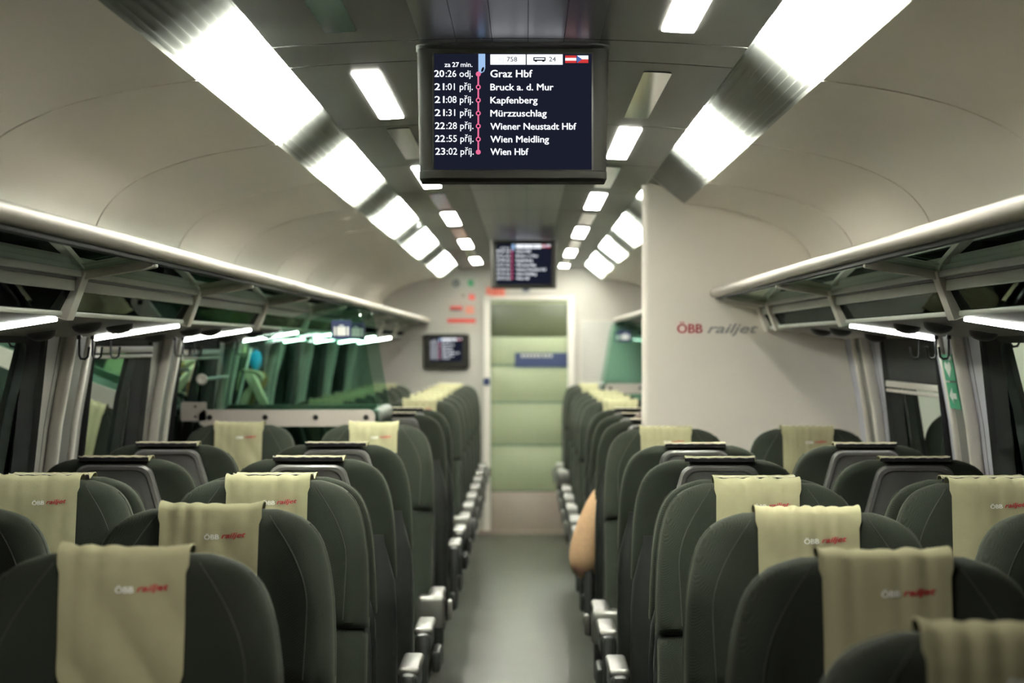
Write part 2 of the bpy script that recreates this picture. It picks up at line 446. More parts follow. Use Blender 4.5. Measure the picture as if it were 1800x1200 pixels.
# walls with windows between the pillars
PIL = [7.0 + 1.87 * k for k in range(-4, 7)]
HW = .38
ZT, ZB = EYE + .05, EYE - .78
def wall_patch(bm, s, y0, y1, z0, z1, n=6):
    rows = [[(s * wx(z0 + (z1 - z0) * k / n), y, z0 + (z1 - z0) * k / n) for k in range(n + 1)] for y in (y0, y1)]
    loft(bm, rows, closed=False, cap=False)
wid = 1; trim = 5
for s in (-1, 1):
    bm = bmesh.new()
    wall_patch(bm, s, Y0, YE, 0, ZB, 3)
    ys = [Y0] + [v for p in PIL for v in (p - HW, p + HW)] + [YE]
    for i, p in enumerate(PIL):
        wall_patch(bm, s, p - HW, p - .2, ZB, ZT); wall_patch(bm, s, p - .19, p + .19, ZB, ZT); wall_patch(bm, s, p + .2, p + HW, ZB, ZT)
    if s > 0: wall_patch(bm, s, PIL[5] + HW, PY + .12, ZB, ZT)
    wall_patch(bm, s, Y0, PIL[0] - HW, ZB, ZT); wall_patch(bm, s, PIL[-1] + HW, YE, ZB, ZT)
    struct('wall_' + SIDE[s], bm, M['lit_wall'] if s > 0 else M['wall'])  # right paler and cooler, left darker: difference in light put into the colours
    bo = bmesh.new()
    loft(bo, [[(s * 1.45, y, z) for z in (-.05, 2.4)] for y in (Y0 - .1, YE + .1)], closed=False, cap=False)
    struct('wall_%s_outer' % SIDE[s], bo, M['void'])
    for i, p in enumerate(PIL):
        if p < 3 : continue
        # pillar cover: two pale ridges and a grey field
        for j, (dy, wd, mat, pr) in enumerate(((-.118, .042, 'white', .036), (.118, .042, 'white', .036), (0, .20, 'pill', .014))):
            bmx = bmesh.new()
            pts = rrect(wd, .036 if j < 2 else .03, .012 if j < 2 else .004, 4)
            zz = [ZB - .0 + (ZT - ZB) * q / 6 for q in range(7)]
            loft(bmx, [[(s * (wx(z) - pr / 2 - v), p + dy + u, z) for u, v in pts] for z in zz])
            struct('trim_%d' % trim, bmx, M[mat]); trim += 1
        bmx = bmesh.new()
        for q in (-.195, .195):
            loft(bmx, [[(s * (wx(z) + .012), p + q + u, z) for u in (-.006, .006)] for z in (ZB, EYE - .3, ZT)], closed=False, cap=False)
        struct('trim_%d' % trim, bmx, M['groove']); trim += 1
    BL = {(-1, 7.0): -.005, (1, 7.0): -.125, (-1, 8.87): -.02}
    for a, b in zip(PIL, PIL[1:]):
        if b < 4: continue
        y0, y1 = a + HW, b - HW
        if s > 0 and y0 < PY < y1: y0 = PY + .12
        # frame: grey surround with rounded opening, black gasket, pane, blind
        N = 6
        ym, zm = (y0 + y1) / 2, (ZB + ZT) / 2
        def ring(inset, r, back):
            return [(s * (wx(zm + v) + back), ym + u, zm + v) for u, v in rrect(y1 - y0 - 2 * inset, ZT - ZB - 2 * inset, r, N)]
        bmx = bmesh.new()
        rs = [ring(-.004, .002, 0), ring(.0, .06, .002), ring(.008, .06, .02)]
        loft(bmx, rs, True, False)
        for r0 in (rs[0],): pass
        fr = obj('window_%d' % wid, bmx, M['dark']); fr['kind'] = 'structure'
        bmg = bmesh.new()
        rs = [ring(.004, .06, .012), ring(.03, .05, .03), ring(.05, .05, .045)]
        loft(bmg, rs, True, False); obj('gasket', bmg, M['dark'], fr)
        bmp = bmesh.new()
        yy = (y0 + .03, y1 - .03); z0, z1 = ZB + .03, ZT - .03
        n = 4
        loft(bmp, [[(s * (wx(z0 + (z1 - z0) * k / n) + .04), y, z0 + (z1 - z0) * k / n) for k in range(n + 1)] for y in yy], closed=False, cap=False)
        obj('pane', bmp, M['winglass'], fr)
        bz = BL.get((s, round(a, 2)))
        if bz is not None:
            zb = EYE + bz
            bmb = bmesh.new()
            loft(bmb, [[(s * (wx(z) + d), y, z) for z, d in ((ZT, .008), (zb, .008))] for y in (y0 + .012, y1 - .012)], closed=False, cap=False)
            obj('blind', bmb, M['blind'], fr)
            bmb = bmesh.new(); x = s * (wx(zb) - .002)
            bar(bmb, (x, y0 + .015, zb - .008), (x, y1 - .015, zb - .008), .016, .022, .004)
            bar(bmb, (x, y0 + .015, zb - .03), (x, y1 - .015, zb - .03), .012, .012, .003)
            obj('blind_bar', bmb, M['white'], fr)
        wid += 1

# end wall, behind the far seats, with the sliding glass door
def pxe(px, d): return (px - 924) * d / 4250 + .033
def pze(py, d): return EYE - (py - 607) * d / 4250
DX0, DX1, DZ1 = pxe(862, YE), pxe(998, YE), pze(527, YE)
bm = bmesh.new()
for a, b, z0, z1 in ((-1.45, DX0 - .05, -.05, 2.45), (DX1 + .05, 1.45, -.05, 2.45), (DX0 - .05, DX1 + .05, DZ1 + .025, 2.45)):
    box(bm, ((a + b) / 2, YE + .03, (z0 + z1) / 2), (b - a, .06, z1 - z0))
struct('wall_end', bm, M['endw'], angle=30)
bm = bmesh.new(); box(bm, (.86, YE - .012, .93), (.72, .02, 1.64), .006)
struct('trim_%d' % trim, bm, M['wall']); trim += 1
struct('wall_back', bx((0, Y0 - .03, 1.2), (2.9, .06, 2.5)), M['wall'])

dr = bpy.data.objects.new('door_1', None); COL.objects.link(dr); dr['kind'] = 'structure'; dr.location = ((DX0 + DX1) / 2, YE, 0)
dw = DX1 - DX0
def zr(py): return pze(py, YE)
def dpart(name, y, z0, z1, mat, x0=-dw / 2, x1=dw / 2, th=.02, bev=.002):
    return obj(name, bx(((x0 + x1) / 2, y, (z0 + z1) / 2), (x1 - x0, th, z1 - z0), bev), M[mat], dr)
dpart('top_rail', .0, zr(534), zr(527), 'frost')
dpart('clear_glass', .004, zr(592), zr(534), 'clear')
for a, b in ((640, 592), (705, 643), (780, 708), (862, 783)):
    dpart('frosted_panel', .004, zr(a), zr(b), 'frost')
for q in (641.5, 706.5, 781.5):
    dpart('divider', .0, zr(q + 2), zr(q - 2), 'doorline')
dpart('kick_plate', .0, .0, zr(864), 'kick')
dpart('sill', -.02, .0, .03, 'kick', -dw / 2 - .1, dw / 2 + .1, .05)
o = dpart('door_frame', -.005, 0, DZ1 + .04, 'white', -dw / 2 - .055, -dw / 2, .06, .006)
o = dpart('door_frame', -.005, 0, DZ1 + .04, 'white', dw / 2, dw / 2 + .055, .06, .006)
o = dpart('door_frame', -.005, DZ1, DZ1 + .03, 'white', -dw / 2 - .055, dw / 2 + .055, .06, .006)

def sign(name, label, px0, py0, px1, py1, mat, d=YE, r=.004, th=.006):
    x0, x1 = pxe(px0, d), pxe(px1, d); z1, z0 = pze(py0, d), pze(py1, d)
    bm = bmesh.new(); plate(bm, rrect(x1 - x0, z1 - z0, min(r, (x1 - x0) / 2.01, (z1 - z0) / 2.01)), 'xz', -th, 0)
    root = obj(name, bm, M[mat]); root.location = ((x0 + x1) / 2, d - .002, (z0 + z1) / 2)
    return tag(root, label, 'sign'), x1 - x0, z1 - z0
def deco(parent, name, mat, x, z, wd, ht, r=.002, y=-.008, th=.002):
    bm = bmesh.new(); plate(bm, shift(rrect(wd, ht, min(r, wd / 2.01, ht / 2.01), 3), x, z), 'xz', y, y + th)
    return obj(name, bm, M[mat], parent)
g, _, _ = sign('door_sign', 'blue sign with pale lettering across the glass door', 905, 620, 997, 645, 'blue', YE - .012)
for k in range(9): deco(g, 'lettering', 'greyink', -.155 + k * .029 + (0.006 if k > 5 else 0), .035, .019, .028)
g, _, _ = sign('round_button', 'black round fitting on the end wall above the red stickers', 795, 490, 809, 505, 'dot', r=.04, th=.02)
g, _, _ = sign('round_button', 'green round fitting on the end wall right of the black one', 822, 491, 833, 504, 'led', r=.04, th=.02)
g, _, _ = sign('notice_sticker', 'small red square sticker on end wall left of door', 824, 517, 835, 527, 'sred')
g, _, _ = sign('notice_sticker', 'small tan round sticker beside the red square on end wall', 811, 516, 818, 523, 'kick', r=.02)
g, _, _ = sign('handle_box', 'dark red emergency handle box on the end wall', 791, 538, 813, 546, 'sred', th=.03)
deco(g, 'grip', 'dark', -.005, -.012, .085, .014, y=-.036, th=.008)
g, _, _ = sign('notice_sticker', 'faint pink sticker beside the dark red handle box', 818, 537, 834, 552, 'spink')
g, _, _ = sign('notice_sticker', 'long red strip sticker on end wall above the wall monitor', 786, 560, 836, 567, 'sred')
g, wd, ht = sign('red_notice', 'red and white notice at top left of the glass door', 854, 504, 888, 521, 'spink')
for k, (x, hh) in enumerate(((-.06, .05), (-.04, .03), (-.015, .055), (.005, .055), (.03, .05), (.055, .055))): deco(g, 'lettering', 'sred', x, -.005 * (k % 2), .012, hh)
g, wd, ht = sign('door_pictogram', 'small dark pictogram above the glass door', 917, 504, 932, 521, 'greyink')
deco(g, 'symbol', 'blue', 0, .018, .055, .03)
g, _, _ = sign('blue_sticker', 'small blue square sticker on left door frame', 850, 664, 861, 677, 'blue', YE - .04)

# cross partition on the right with the writing
def partition():
    bm = bmesh.new()
    prof = [(x, z) for x, z in CP if z < .62]
    out = [(.487, .0), (.487, EYE + .73), (.72, EYE + .73), (.72, EYE + .56)] + [(x, EYE + z) for x, z in prof if x > .74] + [(wx(EYE + .05), EYE + .04), (wx(EYE - .3), EYE - .3), (1.36, EYE - .75), (1.36, 0)]
    v0 = [bm.verts.new((x, PY, z)) for x, z in out]; v1 = [bm.verts.new((x, PY + .06, z)) for x, z in out]
    bm.faces.new(v0); bm.faces.new(list(reversed(v1)))
    n = len(out)
    side = None
    for i in range(n):
        f = bm.faces.new((v0[i], v0[(i + 1) % n], v1[(i + 1) % n], v1[i]))
    es = [e for e in bm.edges if all(abs(v.co.x - .487) < 1e-5 for v in e.verts) and abs(e.verts[0].co.z - e.verts[1].co.z) > .5]
    bmesh.ops.bevel(bm, geom=es, offset=.028, segments=5, affect='EDGES', profile=.5)
    bmesh.ops.triangulate(bm, faces=[f for f in bm.faces if len(f.verts) > 4])
    return bm
struct('wall_partition', partition(), M['part'], angle=30)
def pp(px, py): return pxe(px, PY), pze(py, PY)
x0, z0 = pp(1190, 585); x1, _ = pp(1235, 585)
bm = bmesh.new(); add_text(bm, 'ÖBB', .05, 0, 0, 0, bold=.03, fit=x1 - x0)
o = obj('wall_lettering', bm, M['red'], None, (x0, PY - .001, z0)); tag(o, 'bold red capital lettering on the pale partition wall', 'lettering')
x0, z0 = pp(1243, 585); x1, _ = pp(1333, 585)
bm = bmesh.new(); add_text(bm, 'railjet', .052, 0, 0, 0, bold=.035, shear=.35, fit=x1 - x0)
o = obj('wall_lettering', bm, M['greyink'], None, (x0, PY - .001, z0)); tag(o, 'grey slanted lettering on the pale partition wall', 'lettering')

# ------------------------------------------------------------------ overhead luggage racks
TX, TZ = .768, EYE + .205
def rack(s, y0, y1, label):
    t = thing('overhead_luggage_rack', label, 'luggage rack', (s * .95, y0, EYE), 0, 'overhead luggage racks')
    L = y1 - y0
    def P(x, z, y): return (s * (x - .95), y, z)
    bm = bmesh.new(); tube(bm, [P(.768, .205, 0), P(.768, .205, L)], .0175, 16); obj('front_tube', bm, M['tube'], t)
    bm = bmesh.new(); bar(bm, P(.780, .186, 0), P(.780, .186, L), .016, .016, .003); obj('tube_channel', bm, M['groove'], t)
    bm = bmesh.new()
    bar(bm, P(.945, .156, 0), P(.945, .156, L), .024, .014, .002); bar(bm, P(.955, .131, 0), P(.955, .131, L), .014, .024, .002)
    obj('shelf_rail', bm, M['rail'], t)
    bm = bmesh.new(); bar(bm, P(.952, .146, 0), P(.952, .146, L), .014, .006, 0); obj('seal', bm, M['dark'], t)
    bm = bmesh.new(); bar(bm, P(.984, .070, 0), P(.984, .070, L), .016, .012, .003); obj('lower_rail', bm, M['rail'], t)
    bm = bmesh.new()
    for a, b in (((.962, .125), (1.175, .12)),): loft(bm, [[P(a[0], a[1], y), P(b[0], b[1], y), P(b[0], b[1] + .008, y), P(a[0], a[1] + .008, y)] for y in (0, L)])
    obj('inner_shelf', bm, M['wall'], t)
    bm = bmesh.new()
    pr = [(.982, .066), (1.06, .055), (1.20, .036), (1.262, .024), (1.262, .036), (1.2, .05), (1.06, .068), (.982, .078)]
    loft(bm, [[P(x, z, y) for x, z in pr] for y in (0, L)])
    obj('underside_panel', bm, M['wall'], t)
    ps = [p + .17 for p in PIL if y0 + .1 < p + .17 < y1 - .1]
    edges = [y0] + ps + [y1]
    for a, b in zip(edges, edges[1:]):
        bm = bmesh.new(); aa, bb2 = a - y0 + .004, b - y0 - .004
        loft(bm, [[P(.776, .190, y), P(.944, .160, y), P(.944, .166, y), P(.776, .196, y)] for y in (aa, bb2)]); obj('glass_shelf', bm, M['rackglass'], t)
        bm = bmesh.new()
        loft(bm, [[P(.957, .121, y), P(.981, .074, y), P(.986, .076, y), P(.962, .123, y)] for y in (aa + .03, bb2 - .03)]); obj('fascia_glass', bm, M['fascia'], t)
    for p in ps + ([y1 - .03] if s > 0 and y1 < 10 else []):
        y = p - y0
        bm = bmesh.new(); bar(bm, P(.775, .180, y), P(.945, .152, y), .034, .020, .005); obj('strut', bm, M['alu'], t)
        bm = bmesh.new(); bar(bm, P(.944, .168, y), P(.984, .060, y), .075, .040, .005); obj('post', bm, M['alu'], t)
    return t, ps
RK = {}
RK['L'] = rack(-1, Y0 + .02, YE - .02, 'long glass luggage rack along the left wall over the seats')
RK['R'] = rack(1, Y0 + .02, PY - .005, 'glass luggage rack on the right ending at the partition')
RK['F'] = rack(1, PY + .065, YE - .02, 'glass luggage rack on the right beyond the partition')

def hook_bm(s):
    bm = bmesh.new()
    tube(bm, [(0, 0, .02), (0, 0, -.035), (-s * .004, 0, -.045), (-s * .016, 0, -.047), (-s * .024, 0, -.04), (-s * .028, 0, -.012)], .0035, 8)
    box(bm, (0, 0, .016), (.012, .016, .014), .003)
    return bm
def dome_bm():
    bm = bmesh.new()
    prof = [(.037, 0), (.036, -.006), (.031, -.013), (.021, -.019), (.009, -.022), (.001, -.0225)]
    loft(bm, [[(r * math.cos(2 * PI * k / 20), 1.2 * r * math.sin(2 * PI * k / 20), z) for k in range(20)] for r, z in prof])
    return bm
dome_me = finish(dome_bm(), 'reading_lamp', M['dome'])
hook_me = {s: finish(hook_bm(s), 'coat_hook', M['dark']) for s in (-1, 1)}
def unz(x): return EYE + .066 - (x - .982) * .155
for key, s in (('L', -1), ('R', 1), ('F', 1)):
    t, ps = RK[key]
    where = {'L': 'left', 'R': 'right', 'F': 'far right'}[key]
    vis = [p for p in ps if p > 4.5 and not (key == "R" and p > 8)]
    for i, y in enumerate(vis):
        bm = bmesh.new()
        bar(bm, (s * .995, y, unz(.995) - .006), (s * 1.245, y, unz(1.245) - .006), .026, .0095, .003)
        o = obj('strip_light', bm, M['read'])
        tag(o, '%s slim lit strip under the %s luggage rack' % (ORD[i], where), 'light', 'slim lights under the racks')
        if key == 'F': continue
        for q, (dx, dy) in enumerate(((1.06, .72), (1.18, .76), (1.05, 1.15))):
            if y > 13 or (s > 0 and y + dy > PY - .08): continue
            o = link('reading_lamp', dome_me, None, (s * dx, y + dy, unz(dx) - .002), (0, s * .154, 0))
            tag(o, '%s dark reading lamp dome beyond the %s strip light under the %s rack' % (('middle', 'outer', 'inner')[q], ORD[i], where), 'lamp', 'reading lamp domes under the racks')
        for q, dy in enumerate((-.30, -.09, .22)):
            if y > 11: continue
            o = link('coat_hook', hook_me[s], None, (s * 1.235, y + dy, EYE + .008))
            tag(o, '%s of the black coat hooks at the %s pillar on the %s' % (('near one', 'middle one', 'far one')[q], ORD[i], where), 'hook', 'coat hooks under the racks')

# ------------------------------------------------------------------ information screens
K = 5.15 / 4250                # metres per photo pixel on the first screen
def SXp(px): return (px - 901.5) * K
def SZp(py): return -(py - 196.5) * K
def fill(bm, px0, py0, px1, py1, mi, y, pts=None):
    ps = pts or [(px0, py0), (px1, py0), (px1, py1), (px0, py1)]
    v0 = [bm.verts.new((SXp(a), y, SZp(b))) for a, b in ps]; v1 = [bm.verts.new((SXp(a), y + .0006, SZp(b))) for a, b in ps]
    fs = [bm.faces.new(v0), bm.faces.new(list(reversed(v1)))]
    for i in range(len(ps)): fs.append(bm.faces.new((v0[i], v0[(i + 1) % len(ps)], v1[(i + 1) % len(ps)], v1[i])))
    for f in fs: f.material_index = mi
def disc(px, py, r, n=18): return [(px + r * math.cos(2 * PI * k / n), py + r * math.sin(2 * PI * k / n)) for k in range(n)]
def screen_meshes():
    bg_ = bmesh.new(); fill(bg_, 763, 95, 1040, 298, 0, 0)
    me_bg = finish(bg_, 'display', M['screenbg'], False)
    gr = bmesh.new(); y = -.0015
    fill(gr, 862, 96, 924, 114, 0, y); fill(gr, 926, 96, 989, 114, 0, y)
    fill(gr, 0, 0, 0, 0, 1, y, [(841, 95), (853, 95), (853, 120), (851, 126), (846, 129), (841, 127)])
    fill(gr, 0, 0, 0, 0, 4, y - .0007, [(846, 123), (848, 119), (851, 118), (851, 122), (849, 126), (846, 127)])
    for a, b, m_ in ((98, 102.3, 3), (102.3, 106.8, 0), (106.8, 111, 3)): fill(gr, 993.5, a, 1013, b, m_, y)
    fill(gr, 1014, 98, 1034, 104.5, 0, y); fill(gr, 1014, 104.5, 1034, 111, 3, y)
    fill(gr, 0, 0, 0, 0, 5, y - .0007, [(1014, 98), (1023, 104.5), (1014, 111)])
    # carriage pictogram
    fill(gr, 937.5, 101, 959, 107.5, 4, y - .0007); fill(gr, 939.5, 102.8, 957, 105.2, 0, y - .0013)
    for q in (940, 953): fill(gr, q, 106.5, q + 4, 109, 4, y - .0007)
    # route line
    fill(gr, 839.4, 131, 842.2, 267, 2, y)
    ys = [130.5, 153.5, 176.5, 199.5, 222, 245, 267.5]
    for k, q in enumerate(ys):
        fill(gr, 0, 0, 0, 0, 2, y - .0007, disc(840.8, q, 4.4))
        if 0 < k < 6: fill(gr, 0, 0, 0, 0, 4, y - .0013, disc(840.8, q, 2.3))
    me_gr = finish(gr, 'display_graphics', [M['scr_w'], M['scr_blue'], M['scr_pink'], M['scr_red'], M['scr_k'], M['scr_fblue']], False)
    tx = bmesh.new(); ty_ = bmesh.new(); yt = -.0022
    names = [('Graz Hbf', 136, 862, 936), ('Bruck a. d. Mur', 159, 862, 973), ('Kapfenberg', 182, 862, 945), ('Mürzzuschlag', 205, 862, 961), ('Wiener Neustadt Hbf', 228, 862, 1013), ('Wien Meidling', 250.5, 862, 965), ('Wien Hbf', 272.5, 862, 929)]
    for k, (n_, b_, a_, e_) in enumerate(names):
        add_text(tx, n_, (18.2 if k == 0 else 16.6) * K, SXp(a_), SZp(b_), yt, bold=.020, fit=(e_ - a_) * K)
    times = [('20', ':26 odj.', 135.5), ('21', ':01 příj.', 158.5), ('21', ':08 příj.', 181), ('21', ':31 příj.', 204), ('22', ':28 příj.', 227), ('22', ':55 příj.', 249.5), ('23', ':02 příj.', 272)]
    for k, (h_, r_, b_) in enumerate(times):
        x = 763.5 + k * .3
        add_text(ty_, h_, 16.8 * K, SXp(x), SZp(b_), yt, bold=.020, fit=17.5 * K)
        add_text(ty_, r_, 16.8 * K, SXp(x + 20), SZp(b_), yt, bold=.003, fit=47.5 * K)
    add_text(ty_, 'za', 11.8 * K, SXp(781.5), SZp(118), yt, bold=.004, fit=10.5 * K)
    add_text(ty_, '27', 11.8 * K, SXp(795), SZp(118), yt, bold=.020, fit=12 * K)
    add_text(ty_, 'min.', 11.8 * K, SXp(810), SZp(118), yt, bold=.004, fit=20.5 * K)
    me_tx = finish(tx, 'station_names', M['scr_w'], False); me_ty = finish(ty_, 'station_times', M['scr_w'], False)
    t2 = bmesh.new()
    add_text(t2, '758', 11.5 * K, SXp(891), SZp(108.5), yt, bold=.008, fit=18 * K)
    t4 = bmesh.new(); add_text(t4, '24', 11.5 * K, SXp(965), SZp(108.5), yt, bold=.008, fit=12 * K)
    me_t2 = finish(t2, 'display_number', M['scr_k'], False); me_t4 = finish(t4, 'carriage_number', M['scr_k'], False)
    t3 = bmesh.new(); add_text(t3, 'RJ', 11 * K, SXp(876.5), SZp(108.5), yt, bold=.008, fit=9 * K)
    me_t3 = finish(t3, 'display_code', M['scr_lg'], False)
    return me_bg, me_gr, me_tx, me_ty, me_t2, me_t4, me_t3
SCR = screen_meshes()
def screen_parts(t, y, z, sc=1.0):
    d = link('display', SCR[0], t, (0, y, z)); d.scale = (sc,) * 3
    for n_, m_ in zip(('display_graphics', 'station_names', 'station_times', 'display_number', 'carriage_number', 'display_code'), SCR[1:]):
        link(n_, m_, d)
def hanging_tv(loc, label):
    """origin at the middle of the screen front; housing hangs from the flat ceiling"""
    t = thing('ceiling_monitor', label, 'monitor', loc, 0, 'passenger information screens')
    HWD = 166.5 * K
    # body: rounded front corners, tapering to the back
    zt, zb = SZp(78), SZp(300)
    def outline(hw, y1, r, n=5):
        pts = [(-hw, y1)]
        for k in range(n + 1):
            a = PI + k / n * PI / 2; pts.append((-hw + r + r * math.cos(a), r + r * math.sin(a)))
        for k in range(n + 1):
            a = 1.5 * PI + k / n * PI / 2; pts.append((hw - r + r * math.cos(a), r + r * math.sin(a)))
        pts.append((hw, y1)); return pts
    bm = bmesh.new()
    o1 = outline(HWD + .0035, .11, .03); o0 = outline(HWD - .002, .11, .03)
    loft(bm, [[(x, y, zb) for x, y in o0], [(x, y, zt) for x, y in o1]])
    obj('housing', bm, M['bezel'], t)
    bm = bmesh.new()
    ol = [(x, y - .006) for x, y in outline(HWD - .001, .11, .035)]
    on = [(x * .985, y + .004) for x, y in outline(HWD - .001, .11, .035)]
    loft(bm, [[(x, y, SZp(318)) for x, y in on], [(x, y, SZp(313)) for x, y in ol], [(x, y, SZp(301)) for x, y in ol], [(x, y + .004, SZp(299.5)) for x, y in ol]])
    obj('lower_lip', bm, M['bezel'], t)
    bm = bmesh.new()
    oh = [(x, y - .010) for x, y in outline(HWD + .006, .13, .04)]
    loft(bm, [[(x, y + .014, SZp(88)) for x, y in oh], [(x, y, SZp(80)) for x, y in oh], [(x, y, SZp(68)) for x, y in oh]])
    obj('hood', bm, M['bezel2'], t)
    bm = bmesh.new(); box(bm, (0, -.0005, SZp(196.5)), (283 * K, .002, 209 * K), .0005); obj('screen_frame', bm, M['bezel2'], t)
    screen_parts(t, -.003, 0)
    return t
Z1 = EYE + (607 - 196.5) * K
hanging_tv((SXp(901.5) + pxe(901.5, 5.15), 5.15, Z1), 'near ceiling monitor with lit white timetable in sharp focus')
hanging_tv((pxe(921, 14.84), 14.84, Z1 - .0), 'far blurred ceiling monitor hanging in front of the glass door')
mw = pxe(825, YE) - pxe(745, YE); mh = pze(587, YE) - pze(648, YE)
t = thing('wall_monitor', 'small wall monitor with lit timetable left of the glass door', 'monitor', ((pxe(825, YE) + pxe(745, YE)) / 2, YE - .05, (pze(587, YE) + pze(648, YE)) / 2), 0, 'passenger information screens')
bm = bmesh.new(); loft(bm, [[(x * k, y, z * k) for x, z in rrect(mw, mh, .025)] for k, y in ((.96, -.006), (1, .004), (1, .045))]); obj('housing', bm, M['bezel'], t)
screen_parts(t, -.008, .012, .78)

# ------------------------------------------------------------------ seats
def fy(z): return -(1.257 - z) * .235         # front face of the reclined backrest
HWT = [(.0, .215), (.40, .225), (.93, .230), (1.0, .229), (1.07, .226), (1.10, .223), (1.145, .216), (1.18, .206), (1.203, .194), (1.219, .180), (1.231, .163), (1.239, .144), (1.246, .118)]
def hw_at(z):
    for (a, h0), (b, h1) in zip(HWT, HWT[1:]):
        if z <= b: return h0 + (h1 - h0) * (z - a) / (b - a)
    return HWT[-1][1]
def ss(a, b, x):
    t = max(0, min(1, (x - a) / (b - a))); return t * t * (3 - 2 * t)
def pad_ring(z, t, hw, b=.0, inset=0.0, yo=0.0, p=4.5, n=44):
    r = []
    f = fy(z) + yo
    for k in range(n):
        a = 2 * PI * k / n
        c, s_ = math.cos(a), math.sin(a)
        cx = math.copysign(abs(c) ** (2 / p), c); sy = math.copysign(abs(s_) ** (2 / p), s_)
        x = (hw - inset) * cx
        y = f + t / 2 + (t / 2 - inset) * sy
        if sy < 0:
            q = ss(.5, .86, abs(cx)); y -= b * q * min(1, (-sy) ** .7)
            y += b * .35 * (1 - ss(.0, .62, abs(cx)))*0
        r.append((x, y, z))
    return r
def back_upper():
    bm = bmesh.new(); rings = []
    for z in (.925, .931, .94, .97, 1.0, 1.04, 1.08, 1.11, 1.14, 1.165, 1.185, 1.20, 1.213, 1.222, 1.230, 1.236, 1.241, 1.2445, 1.246):
        t = .105 - .03 * ss(1.0, 1.22, z)
        ins = 0
        if z < .94: ins = .012 * (1 - (z - .925) / .015)
        if z > 1.215:
            h = (z - 1.215) / .0312; ins = .032 * (1 - math.sqrt(max(0, 1 - h * h)))
            ins = min(ins, t / 2 - .004)
        b = .034 * (1 - ss(1.10, 1.235, z))
        rg = pad_ring(z, t, hw_at(z) + (ins * .0), b, 0)
        # shrink in depth only near the top so that the crown is rounded front to back
        m_ = fy(z) + t / 2
        kk = (t / 2 - ins) / (t / 2)
        rg = [(x, m_ + (y - m_) * kk, zz) for x, y, zz in rg]
        rings.append(rg)
    loft(bm, rings)
    return bm
def back_lower():
    bm = bmesh.new(); rings = []
    for z in (.42, .44, .5, .6, .7, .8, .88, .905, .918, .924):
        ins = 0
        if z > .90: ins = .014 * ((z - .90) / .024) ** 2
        rings.append(pad_ring(z, .10, .226, .022, ins))
    loft(bm, rings); return bm
def back_shell():
    bm = bmesh.new(); rings = []
    for z in (.22, .25, .35, .45, .55, .65, .75, .85, .92, .98, 1.02, 1.045):
        u = (z - .22) / .825
        bulge = .055 * math.sin(PI * min(1, u) ** .8) + .012
        hw = .232 - .03 * ss(.8, 1, u) - .03 * (1 - ss(0, .2, u))
        y0 = fy(z) + .07; y1 = fy(z) + .10 + bulge * (1 - ss(.86, 1.0, u) * .7)
        r = []
        n = 36
        for k in range(n):
            a = 2 * PI * k / n; c, s_ = math.cos(a), math.sin(a)
            cx = math.copysign(abs(c) ** (.5), c); sy = math.copysign(abs(s_) ** .6, s_)
            r.append((hw * cx, (y0 + y1) / 2 + (y1 - y0) / 2 * sy, z))
        rings.append(r)
    loft(bm, rings); return bm
def yback(z):
    return fy(z) + .105 - .03 * ss(1.0, 1.22, z)
def plate_bm():
    bm = bmesh.new()
    zt, zb = 1.233, .90
    def out(g, dy):
        # trapezoid with rounded top corners, following the back of the pad
        pts = []
        wt, wb = .090 - g, .175 - g
        r = .022
        tl = []
        n = 6
        for k in range(n + 1):
            a = PI / 2 * k / n
            tl.append((wt - r + r * math.sin(a) + .012 * (k / n), zt - g - r + r * math.cos(a)))
        right = tl + [(wt + .012 + (wb - wt) * u, zt - g - r - (zt - zb - r) * u) for u in (.15, .3, .5, .75, 1.0)]
        pts = right + [(-x, z) for x, z in reversed(right)]
        return [(x, yback(z) + dy + .004, z) for x, z in pts]
    loft(bm, [out(0, -.03), out(0, .014), out(.005, .020), out(.013, .021), out(.016, .016), out(.03, .016)])
    return bm
def cushion():
    bm = bmesh.new()
    box(bm, (0, fy(.45) - .235, .415), (.455, .50, .125), .045, 4)
    return bm
def pedestal():
    bm = bmesh.new()
    box(bm, (0, -.38, .02), (.26, .40, .04), .01); box(bm, (0, -.36, .18), (.16, .26, .30), .03); box(bm, (0, -.36, .335), (.42, .46, .035), .01)
    return bm
def armrest(sx, blk):
    a = bmesh.new(); x = sx * .252
    box(a, (x, -.365, .602), (.052, .33, .075), .02, 3); box(a, (x, -.20, .50), (.036, .06, .28), .012); box(a, (x, -.30, .40), (.03, .34, .08), .012)
    c = bmesh.new()
    box(c, (x, -.40, .640), (.060, .34, .026), .011, 3)
    if blk: box(c, (x - sx * .012, -.545, .594), (.098, .09, .115), .016, 3)
    l = bmesh.new(); box(l, (x + sx * .052, -.545, .60), (.018, .07, .07), .008, 2)
    return a, c, l
